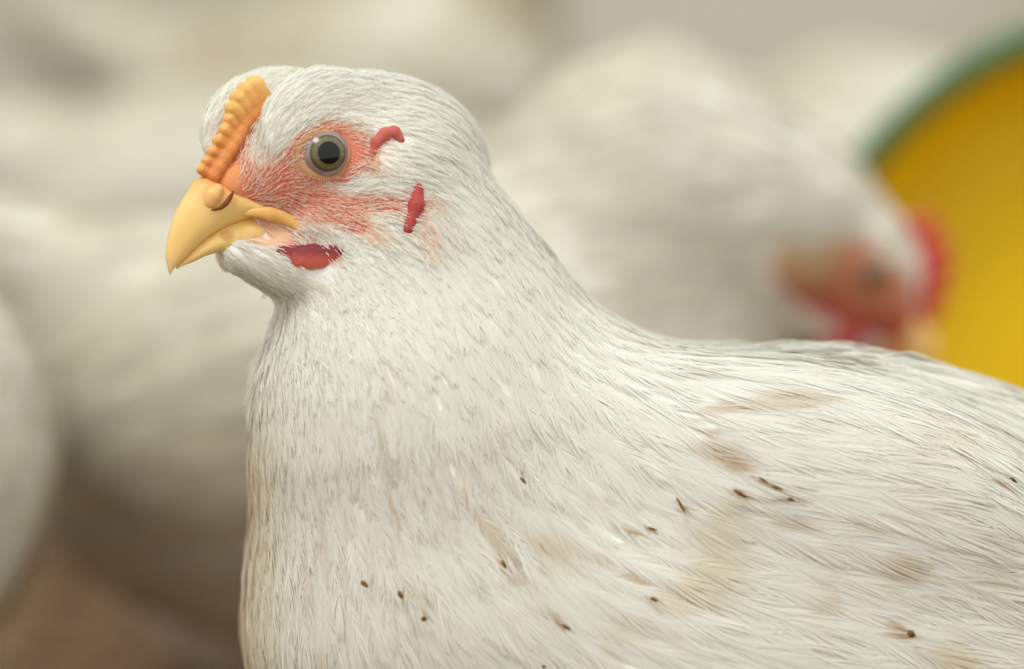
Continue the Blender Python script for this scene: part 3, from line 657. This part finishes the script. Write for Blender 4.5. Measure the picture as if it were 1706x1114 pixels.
    # face parts
    def part(name, g, lo, hi, hh, m, c, parent=t):
        V, F = nets(g, np.array(lo), np.array(hi), hh, proj=1); return mk(name, V / 1000, F, m, parent, np.repeat(c[None], len(V), 0))
    box = lambda c, r_: (np.array(c) - r_, np.array(c) + r_)
    A, B = hw(24, -9, 0), hw(46, -22, 0)
    b = box(hw(34, -14, 0), 24); part('upper_beak', lambda p: su(cone(p * (1, 1.1, 1), hw(26, -7, 0), hw(40, -12, 0), 7.6, 4.6), cone(p, hw(40, -12, 0), B, 4.4, 1.2), 3), b[0], b[1], 1.3, M_HORN, HORN)
    part('lower_beak', lambda p: cone(p, hw(24, -16, 0), hw(40, -20, 0), 5.4, 2.2), b[0], b[1], 1.3, M_HORN, HORN2)
    def cb(p):
        d = None
        for i, (x, v) in enumerate(((37, -2), (35, 5), (32, 12), (27, 18), (20, 23))):
            s_ = cone(p * (1, 1.8, 1), hw(x - 6, v - 7, 0), hw(x, v + base[3] * (2, 4, 4, 3, 1)[i], 0), 5, 3.2); d = s_ if d is None else su(d, s_, 1.6)
        return d
    b = box(hw(20, 16, 0), 32); part('comb', cb, b[0], b[1], 1.4, M_RED, lin(206, 72, 58))
    for sg in (1, -1):
        b = box(hw(16, -26, sg * 7), 20); part('wattle', lambda p: cone(p * (1, 1.6, 1), hw(18, -21, sg * 7) * (1, 1.6, 1), hw(14, -30, sg * 7) * (1, 1.6, 1), 5, 5.5), b[0], b[1], 1.5, M_RED, lin(186, 50, 54))
        b = box(hw(-13, -8, sg * 15), 14); part('ear_lobe', lambda p: cone(p * (1, 1.6, 1), hw(-13, -4, sg * 16) * (1, 1.6, 1), hw(-12, -12, sg * 15.5) * (1, 1.6, 1), 4.4, 5.2), b[0], b[1], 1.4, M_RED, lin(200, 66, 60))
        e = hw(12, 1, sg * 12.6)
        o = part('eye', lambda p: np.linalg.norm(p - e, axis=-1) - 5.6, e - 7, e + 7, 1., M_IRIS, lin(120, 96, 60))
        e2 = hw(12, 1, sg * 15.2); part('pupil', lambda p: np.linalg.norm(p - e2, axis=-1) - 3.2, e2 - 4, e2 + 4, .7, M_PUPIL, lin(0, 0, 0), parent=o)
    t['head'] = [hc[0] / 1000, 0., hc[2] / 1000]
    return t
def clone(src, label, group=None):
    r = src.copy(); S.collection.objects.link(r); r['label'] = label
    for ch in list(src.children):
        c = ch.copy(); S.collection.objects.link(c); c.parent = r
        for g in ch.children: d = g.copy(); S.collection.objects.link(d); d.parent = c
    return r
def put(o, x, y, dist, yaw, local=(0, 0)):            # stand the hen on the litter so that its local (x, y) lies under the seen point
    w_ = at(x, y, dist); c, s_ = math.cos(R(yaw)), math.sin(R(yaw))
    o.location = (w_[0] - c * local[0] + s_ * local[1], w_[1] - s_ * local[0] - c * local[1], 0); o.rotation_euler = (0, 0, R(yaw))
    if 'head' in o: del o['head']
CLEAN = ((206, 190, 156), .35, .15, .6)
right = bird('reach', ((212, 192, 160), .2, .2, .5), 21, 'blurred white hen with red comb lowering its head beside the yellow tub')
put(right, 1398, 378, 1.255, -6, (.152, 0)); right.scale = (1.015,) * 3
left = bird('stand', ((198, 172, 120), .6, 1.0, .6), 31, 'blurred white hen whose back shows level with the comb, left of the sharp hen')
brown = bird('stand', ((112, 98, 74), 1.5, 1.0, .6), 37, 'blurred hen coloured grey-brown for the shade between hens in the upper left corner of the photo')  # dark grey-brown tone painted on to stand for the shadow between hens
sitter = bird('sit', ((206, 184, 158), .6, .4, .6), 41, 'blurred brownish hen lying low on the litter at bottom left')
feeder_hen = bird('low', CLEAN, 51, 'farther white hen whose back shows just above the hen at the yellow tub')
def setp(o, X, Y, yaw, sc=1., label=None):
    o.location = (X, Y, 0); o.rotation_euler = (0, 0, R(yaw)); o.scale = (sc,) * 3
    if 'head' in o: del o['head']
    if label: o['label'] = label
setp(sitter, -.085, .68, 88, 1.06)
setp(clone(left, ''), -.222, .20, 84, 1., 'blurred yellow-stained hen cut off by the left edge, nearest of the flock behind')
setp(brown, -.40, 1.02, 80)
setp(feeder_hen, .19, 1.0, 110, 1.)
setp(clone(feeder_hen, ''), -.13, .97, 2, .95, 'blurred white hen whose back shows level with the comb, left of the sharp hen')
setp(left, -.10, 1.36, 12, 1.08, 'far blurred white hen seen above the comb of the sharp hen')

# ------------------------------------------------------------------ yellow tub lying on its side
def lathe(prof, n=96):
    V, F = [], []
    for r_, y in prof:
        for k in range(n): t = 6.28318 * k / n; V.append((r_ * math.cos(t), y, r_ * math.sin(t)))
    m = len(prof); F = [(i*n+k, i*n+(k+1) % n, (i+1)*n+(k+1) % n, (i+1)*n+k) for i in range(m-1) for k in range(n)]
    return np.array(V), F
M_YEL = mat('yellow_plastic', srgb(250, 208, 0), .42, .4, noise=(18, srgb(244, 200, 2), .45, .7)); M_GRN = mat('green_plastic', srgb(40, 98, 44), .45, .4)
TR = .145; tw = at(1940, 640, 1.43)
tub = empty('feed_tub', (tw[0], tw[1], 0), 'round yellow plastic tub with green rim standing on edge at the right', 'tub', rz=R(-8))
o = mk('tub_shell', *lathe([(.0005, .040), (.118, .040), (.127, .037), (.131, .031), (TR - .006, .004), (TR - .004, 0), (TR - .001, .002), (.136, .034), (.129, .043), (.118, .047), (.0005, .047)]), M_YEL, tub); o.location = (0, 0, TR)
o = mk('tub_rim', *lathe([(TR - .008, .003), (TR - .008, -.003), (TR - .004, -.006), (TR + .001, -.005), (TR + .0035, .001), (TR + .001, .006), (TR - .002, .006), (TR - .008, .003)]), M_GRN, tub); o.location = (0, 0, TR)
tub.location.z = .004; tub.rotation_euler[0] = R(-5)
